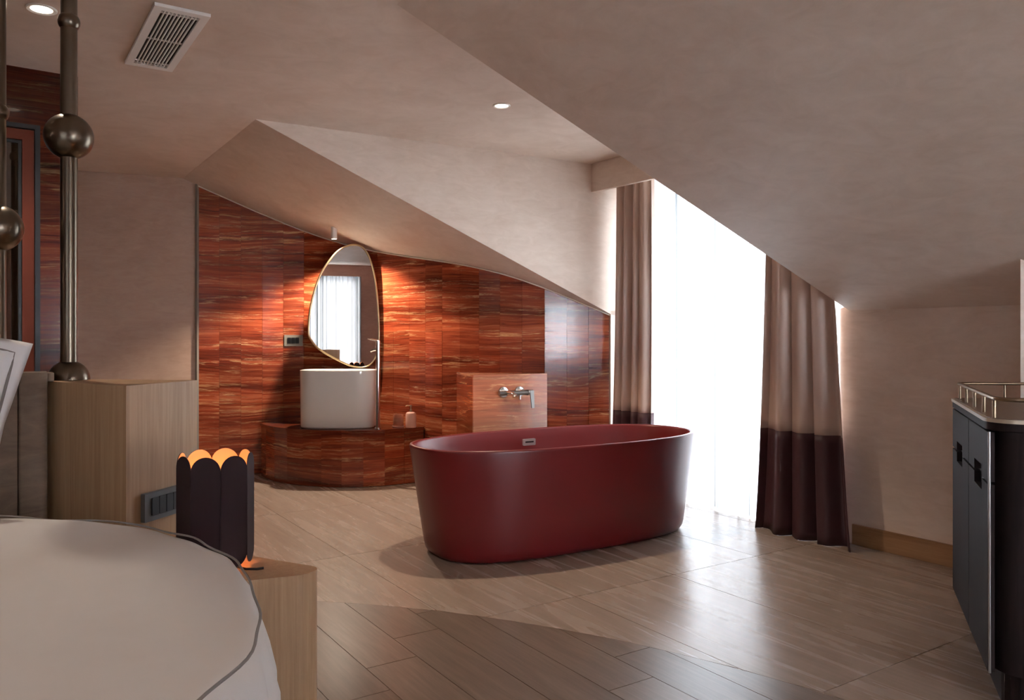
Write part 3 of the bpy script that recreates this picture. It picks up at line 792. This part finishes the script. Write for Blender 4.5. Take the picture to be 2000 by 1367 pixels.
for q in ((-L2, L2, -W2_, -W2_ + fw), (-L2, L2, W2_ - fw, W2_), (-L2, -L2 + .04, -W2_ + fw, W2_ - fw), (L2 - .04, L2, -W2_ + fw, W2_ - fw)):
    fprism(bm, [vp(q[0], q[2]), vp(q[1], q[2]), vp(q[1], q[3]), vp(q[0], q[3])], HC - .014, HC - .0005)
fin(bm, 'frame', M_WHITE, ve)
vbox('dark_duct', -L2 + .04, L2 - .04, -W2_ + fw, W2_ - fw, HC - .003, HC - .001, M_DARKR)
n_s = 9
for i in range(n_s):
    c = -W2_ + fw + (2 * (W2_ - fw)) * (i + 1) / (n_s + 1)
    vbox('slat', -L2 + .04, L2 - .04, c - .0024, c + .0024, HC - .012, HC - .0035, M_WHITE)
for c in (-L2 + .075, 0, L2 - .075): vbox('crossbar', c - .003, c + .003, -W2_ + fw, W2_ - fw, HC - .0095, HC - .0032, M_WHITE)
SX, SY = -1.435, 6.44
szt = zt((SX, SY))
sp = empty('surface_spotlight', (SX, SY, szt), 'small white cylinder spotlight on the slope above the mirror', 'spotlight')
lathe('cylinder_body', [(.024, .012), (.024, -.085), (.021, -.088), (.020, -.08), (0, -.08)], (SX, SY, szt), M_WHITE, sp, 28)
lathe('light_disc', [(0, -.081), (.0195, -.081)], (SX, SY, szt), M_LED, sp, 24)

# ------------------------------------------------------------------ bed
BX, BY, BZ, BR_ = -1.56, 1.245, .62, 1.10
bed = empty('round_bed', (BX, BY, 0), 'round bed with a white fitted cover and dark piping', 'bed')
rg = []; NB = 360
prof = [(0.02, BZ + .012), (.4, BZ + .012), (.8, BZ + .008), (1.0, BZ + .004), (1.08, BZ + .001), (1.105, BZ - .004), (1.118, BZ - .02), (1.128, BZ - .06), (1.135, BZ - .12), (1.136, BZ - .2), (1.132, BZ - .32), (1.13, BZ - .42), (1.125, .14)]
for j, (r, z) in enumerate(prof):
    ring = []
    for k in range(NB):
        t = 2 * pi * k / NB
        wob = .008 * math.sin(7 * t + 1) + .006 * math.sin(13 * t) + .003 * math.sin(31 * t) if r > 1 else 0
        zz = z + (.006 * math.sin(3 * t + 4 * r) * min(1, r) + .004 * math.sin(9 * t + 2) * (r > .9) if z > BZ - .01 else 0)
        rr = r + wob
        if z < BZ - .03:
            g = max(0, min(1, (BZ - .03 - z) / .1)) * (1 - max(0, min(1, (BZ - .3 - z) / .2)) * .5)
            rr += g * (.013 * math.sin(64 * t + 2 * math.sin(5 * t)) * (.4 + .6 * (.5 + .5 * math.sin(4 * t + .6))) + .004 * math.sin(41 * t + 1))
        ring.append((BX + rr * math.cos(t), BY + rr * math.sin(t), zz))
    rg.append(ring)
loft('fitted_cover', rg, M_SHEET, bed, auto=None)
path = []
for k in range(240):
    t = 2 * pi * k / 240; wob = .008 * math.sin(7 * t + 1) + .006 * math.sin(13 * t) + .003 * math.sin(31 * t)
    rr = 1.112 + wob + .003 * math.sin(23 * t); path.append((BX + rr * math.cos(t), BY + rr * math.sin(t), BZ + .004 + .003 * math.sin(17 * t)))
pp = tube('piping', path, .0028, M_PIPE, bed, 8, True); pp['label'] = 'dark grey piping around the edge'
lathe('base', [(0, .002), (1.05, .002), (1.05, .139), (0, .139)], (BX, BY, 0), M_DARKR, bed, 60)
# headboard
hd = Vector((-.835, -.55)); hb = Vector((-.55, .835)); h0 = Vector((-1.548, 2.665))
H = empty('headboard', (*(h0 + hd * .9), 0), 'taupe velvet headboard at the left edge behind the pillow', 'headboard')
pts = [h0, h0 + hd * .085, h0 + hd * .085 + hb * .125, h0 + hb * .125]
prism('end_roll', rounded([tuple(p) for p in pts], [.03, .012, 0, 0]), .02, 1.035, M_UPH, H, bevel=.012, seg=2, smooth=True, auto=.9)
pts = [h0 + hd * .087, h0 + hd * 2.2, h0 + hd * 2.2 + hb * .125, h0 + hd * .087 + hb * .125]
prism('panel', [tuple(p) for p in pts], .02, 1.033, M_UPH, H, bevel=.014, seg=2, smooth=True, auto=.9)
# lip of the headboard over the oak block
pts = [h0 - hd * .022 + hb * .05, h0 + hd * .05 + hb * .05, h0 + hd * .05 + hb * .17, h0 - hd * .022 + hb * .17]
prism('top_roll', rounded([tuple(p) for p in pts], [.02, .01, .01, .02]), 1.003, 1.03, M_UPH, H, bevel=.008, seg=2, smooth=True, auto=.9)
# oak block
P1, P2, P3 = (-1.655, 2.785), (-1.21, 2.505), (-1.118, 2.836)
ob = [P1, P2, P3, (-1.95, 2.99), tuple(Vector((-1.95, 2.99)) + hd * .25), tuple(h0 + hb * .135 + hd * .55)]
blk = tag(prism('oak_block', ob, .002, 1.0, M_OAK, bevel=.002, seg=1), 'pale oak block at the end of the headboard, under the bed posts', 'cabinet')
# switch panel on its right face
q0, q1 = Vector(P2), Vector(P3); tb = (q1 - q0).normalized(); nb = Vector((tb.y, -tb.x)); bl = (q1 - q0).length
def bp(s, o, z): q = q0 + tb * s + nb * o; return (q.x, q.y, z)
PC = .175; PZ = .602
bs = empty('bedside_switch', bp(PC, 0, PZ), 'grey bedside switch panel with five rockers on the oak block', 'switch')
fr_plate('plate', lambda s, o, z: bp(PC + s, o, z), .225, .092, .001, .016, PZ, M_PLATE, bs)
for i in range(5): fr_plate('rocker', lambda s, o, z, i=i: bp(PC + s + (i - 2) * .034, o + abs(i % 2) * .0, z), .031, .058, .0175, .005, PZ, M_SLATE, bs)
fr_plate('indicator', lambda s, o, z: bp(PC + s + .052, o, z), 0.006, .006, .0230, .001, PZ, M_BLUE, bs)
# bed posts
def post(x, y, z0, zb, zs, label):
    p = empty('bed_post', (x, y, z0), label, 'post', None)
    lathe('foot', [(0, .001), (.069, .001)] + [(.069 * math.cos(a), .001 + .069 * math.sin(a)) for a in [pi / 2 * i / 10 for i in range(1, 8)]] + [(.027, .064), (0, .064)], (x, y, z0), M_BRONZE, p, 40)
    lathe('pole', [(0, .058), (.0275, .058), (.0275, HC - z0 - .003), (0, HC - z0 - .003)], (x, y, z0), M_BRONZE, p, 28)
    lathe('ball', ball_prof(.081, 20), (x, y, zb), M_BRONZE, p, 48)
    lathe('bead', ball_prof(.037, 12), (x, y, zs), M_BRONZE, p, 32)
post(-1.591, 2.868, 1.0, 1.15 + 393 * 2.868 / 1560, 1.15 + 617 * 2.868 / 1560, 'bronze bed post on the oak block, its ball high on the pole')
post(-1.775, 2.753, 1.0, 1.15 + 215 * 2.753 / 1560, 1.15 + 441 * 2.753 / 1560, 'bronze bed post cut by the left edge of the picture, its ball lower')
# pillow
def pillow():
    root = empty('pillow', (-1.86, 2.27, .63), 'white pillow with grey piping leaning on the headboard', 'pillow')
    ctr = Vector((-1.755, 2.312, .946)); e1 = Vector((.835, .55, .0)); up = Vector((-.10, .16, .98)).normalized()
    e1 = (e1 - up * e1.dot(up)).normalized(); ro = Matrix.Rotation(math.radians(-14), 3, e1.cross(up)); e1 = ro @ e1; up2 = ro @ up
    nr = e1.cross(up2)
    N = 28; S = .262
    def prof(a): return max(0, 1 - abs(a) ** 3.2)
    bm = bmesh.new(); G = {}
    for side in (1, -1):
        for i in range(N + 1):
            for j in range(N + 1):
                a, b = 2 * i / N - 1, 2 * j / N - 1
                fl = min(prof(a / .86) if abs(a) < .86 else 0, 1) * min(prof(b / .86) if abs(b) < .86 else 0, 1)
                th = .012 * .3 + .085 * fl ** .55
                edge = i in (0, N) or j in (0, N)
                if edge and side == -1: G[side, i, j] = G[1, i, j]; continue
                pull = 1 - .05 * (1 - abs(b)) * abs(a) ** 4
                pull2 = 1 - .05 * (1 - abs(a)) * abs(b) ** 4
                wv = .006 * math.sin(9 * a + 7 * b) * (abs(a) > .8 or abs(b) > .8)
                p = ctr + e1 * (a * S * pull) + up2 * (b * S * pull2) + nr * ((0 if edge else side * th) + wv)
                G[side, i, j] = bm.verts.new(p)
    for side in (1, -1):
        for i in range(N):
            for j in range(N):
                q = [G[side, i, j], G[side, i + 1, j], G[side, i + 1, j + 1], G[side, i, j + 1]]
                bm.faces.new(q if side == 1 else q[::-1])
    fin(bm, 'pillowcase', M_PILLOW, root, True)
    path = []
    for k in range(80):
        t = 2 * pi * k / 80; c, s = math.cos(t), math.sin(t); f = .86 / max(abs(c), abs(s)) ** .93
        path.append(ctr + e1 * (c * f * S) + up2 * (s * f * S) + nr * .008)
    tube('piping', path, .0045, M_PIPE, root, 8, True)
pillow()

# ------------------------------------------------------------------ bedside pillar and table lamp
LX, LY, TZ = -.847, 2.285, .50
st = [(-1.04, 2.515), (-.538, 2.262), (-.566, 2.195), (-.709, 2.139)] + [(-1.56 + 1.16 * math.cos(math.radians(q)), 1.245 + 1.16 * math.sin(math.radians(q))) for q in (51, 55, 59, 63, 66)]
bt = tag(prism('bedside_table', rounded(st, [.03, .05, .06, .0, 0, 0, 0, 0, 0], 8), .002, TZ, M_OAK, bevel=.002, seg=1), 'pale oak bedside pillar table with a rounded nose, under the dark lamp', 'table')
tl = empty('table_lamp', (LX, LY, TZ), 'dark aubergine lamp of eight round-ended slats on the bedside pillar', 'lamp')
RL, LH = .1055, .318; w = 2 * RL * math.sin(pi / 8); ap = RL * math.cos(pi / 8)
lathe('base', [(0, .001), (.06, .001), (.062, .004), (.062, .010), (0, .011)], (LX, LY, TZ), M_BLACK, tl, 32)
for k in range(8):
    an = math.radians(-63 + 22.5 + 45 * k); n2 = Vector((math.cos(an), math.sin(an))); t2 = Vector((-n2.y, n2.x))
    prf = []
    hw = w / 2 * .985
    for i in range(15): q = pi * i / 14; prf.append((hw * math.cos(q), LH - hw + hw * math.sin(q)))
    for i in range(15): q = pi + pi * i / 14; prf.append((hw * math.cos(q), hw * .95 + .006 + hw * .95 * math.sin(q)))
    def pt3(a, o): q = Vector((LX, LY)) + n2 * (ap + o) + t2 * a[0]; return (q.x, q.y, TZ + .004 + a[1])
    bm = bmesh.new(); fplate(bm, [pt3(a, -.0018) for a in prf], (n2.x, n2.y, 0), .0018); o = fin(bm, 'slat', M_LAMPO, tl)
    bm = bmesh.new(); fplate(bm, [pt3(a, -.0032) for a in prf], (n2.x, n2.y, 0), .0012); fin(bm, 'slat_lining', M_LAMPI, o)
bm = bmesh.new()
lathe('bulb', [(0, .06)] + [(r, z + .12) for r, z in ball_prof(.03, 12, -1.2, pi / 2)], (LX, LY, TZ), M_BULB, tl, 24)
lathe('socket', [(0, .0115), (.014, .0115), (.014, .075), (.011, .09), (0, .09)], (LX, LY, TZ), M_BLACK, tl, 20)
tube('cord', [(LX + .055, LY - .025, TZ + .006), (LX + .105, LY - .055, TZ + .005), (LX + .135, LY - .055, TZ + .005), (LX + .15, LY - .045, TZ + .005)], .0035, M_BLACK, tl, 8)

# ------------------------------------------------------------------ drinks cabinet
C0, C1 = Vector((1.443, 2.407)), Vector((1.822, 3.305))
cn = (C1 - C0).normalized(); cl = (C1 - C0).length; co = Vector((-cn.y, cn.x))      # co points out of the door side
cab = empty('drinks_cabinet', (2.0, 2.8, 0), 'dark wood cabinet with a brass gallery rail at the right edge', 'cabinet')
def cpoly(ins=0., rad=.09):
    a, b = C0 - co * ins + cn * ins * .5, C1 - co * ins - cn * ins * .2
    return [tuple(a), tuple(b), (2.55, 3.28 - ins * .3), (2.55, 2.30 + ins)], [rad, .012, .02, .02]
p, r_ = cpoly(.05); prism('plinth', rounded(p, r_), .001, .118, M_GREYP if False else M_DWOOD, cab)
p, r_ = cpoly(.020); prism('carcass', rounded(p, r_, 10), .120, .862, M_DWOOD, cab, smooth=True, auto=.4)
p, r_ = cpoly(.0, .1); prism('frieze', rounded(p, r_, 10), .8645, .888, M_DWOOD, cab, smooth=True, auto=.4)
p, r_ = cpoly(-.004, .1); o = prism('top_edge', rounded(p, r_, 10), .889, .9005, M_CEDGE, cab, smooth=True, auto=.4); o['label'] = 'cream stone edge'
p, r_ = cpoly(.006, .09); prism('top', rounded(p, r_, 10), .901, .9025, M_CTOP, cab, smooth=True, auto=.4)
def cp(t, o, z): q = C0 + cn * (cl * t) + co * o; return (q.x, q.y, z)
def front(name, t0, t1, z0, z1, notch, top):
    hw2 = .085; c = (notch - 0); nh = .036
    if top: pr = [(t0, z0), (t1, z0), (t1, z1), (c + hw2, z1), (c + hw2, z1 - nh), (c - hw2, z1 - nh), (c - hw2, z1), (t0, z1)]
    else: pr = [(t0, z0), (c - hw2, z0), (c - hw2, z0 + nh), (c + hw2, z0 + nh), (c + hw2, z0), (t1, z0), (t1, z1), (t0, z1)]
    bm = bmesh.new(); fplate(bm, [cp(a, -.0195, b) for a, b in pr], (co.x, co.y, 0), .0195); return fin(bm, name, M_DWOOD, cab)
g = .004
for t0, t1, nt in ((.065, .497 - g, .27), (.497 + g, .985, .76)):
    front('door', t0, t1, .122, .702 - g, nt, True); front('drawer', t0, t1, .702 + g, .860, nt, False)
    bm = bmesh.new(); fplate(bm, [cp(a, -.0185, b) for a, b in ((nt - .09, .66), (nt + .09, .66), (nt + .09, .745), (nt - .09, .745))], (-co.x, -co.y, 0), .001); fin(bm, 'finger_pull', M_BLACK, cab)
tube('corner_bead', [cp(.052, -.004, .122), cp(.052, -.003, .862)], .004, M_STEEL, cab, 10)
rp_, rr_ = cpoly(.022, .07); pth = rounded(rp_, [.07, .03, .03, .03], 8)
tube('gallery_rail', [(x, y, .962) for x, y in pth], .0065, M_BRASSD, cab, 10, True)
def along(P, n):
    P = [Vector(q) for q in P] + [Vector(P[0])]; return resample(P, sum((b - a).length for a, b in zip(P, P[1:])) / n)[:-1]
for q in [C0 - co * .022 + cn * (cl * t) for t in (.09, .30, .52, .74, .95)] + [Vector((2.02, 3.275)), Vector((2.3, 3.267)), Vector((2.5, 2.75)), Vector((2.1, 2.365))]:
    tube('gallery_post', [(q.x, q.y, .9027), (q.x, q.y, .957)], .0055, M_BRASSD, cab, 10)

# ------------------------------------------------------------------ lamps' own light
lamp('tub_downlight_beam', 'SPOT', (-.058, 4.5, HC - .012), 72, (1, .80, .60), .022, 1.75, .6, (-.058, 4.5, 0))
lamp('bed_downlight_beam', 'SPOT', (-1.872, 3.178, HC - .012), 22, (1, .84, .68), .022, 2.2, .5, (-1.872, 3.178, 0))
lamp('mirror_spot_beam', 'SPOT', (SX, SY, szt - .095), 92, (1, .83, .66), .018, 2.3, .4, (SX + .05, SY - .02, 0))
lamp('table_lamp_light', 'POINT', (LX, LY, TZ + .18), .5, (1, .58, .30), .03)
for x, y in ((-1.2, -.2), (-3.4, 1.0)):  # two unseen downlights added to brighten the bed area
    lamp('added_downlight_beam', 'SPOT', (x, y, HC - .012), 16, (1, .84, .68), .03, 2.2, .5, (x, y, 0))
    downlight(x, y, HC, .056, .040, 'added unseen downlight in the flat ceiling ' + ('above the foot of the bed' if x > -2 else 'above the far side of the bed'))
bpy.context.view_layer.update()
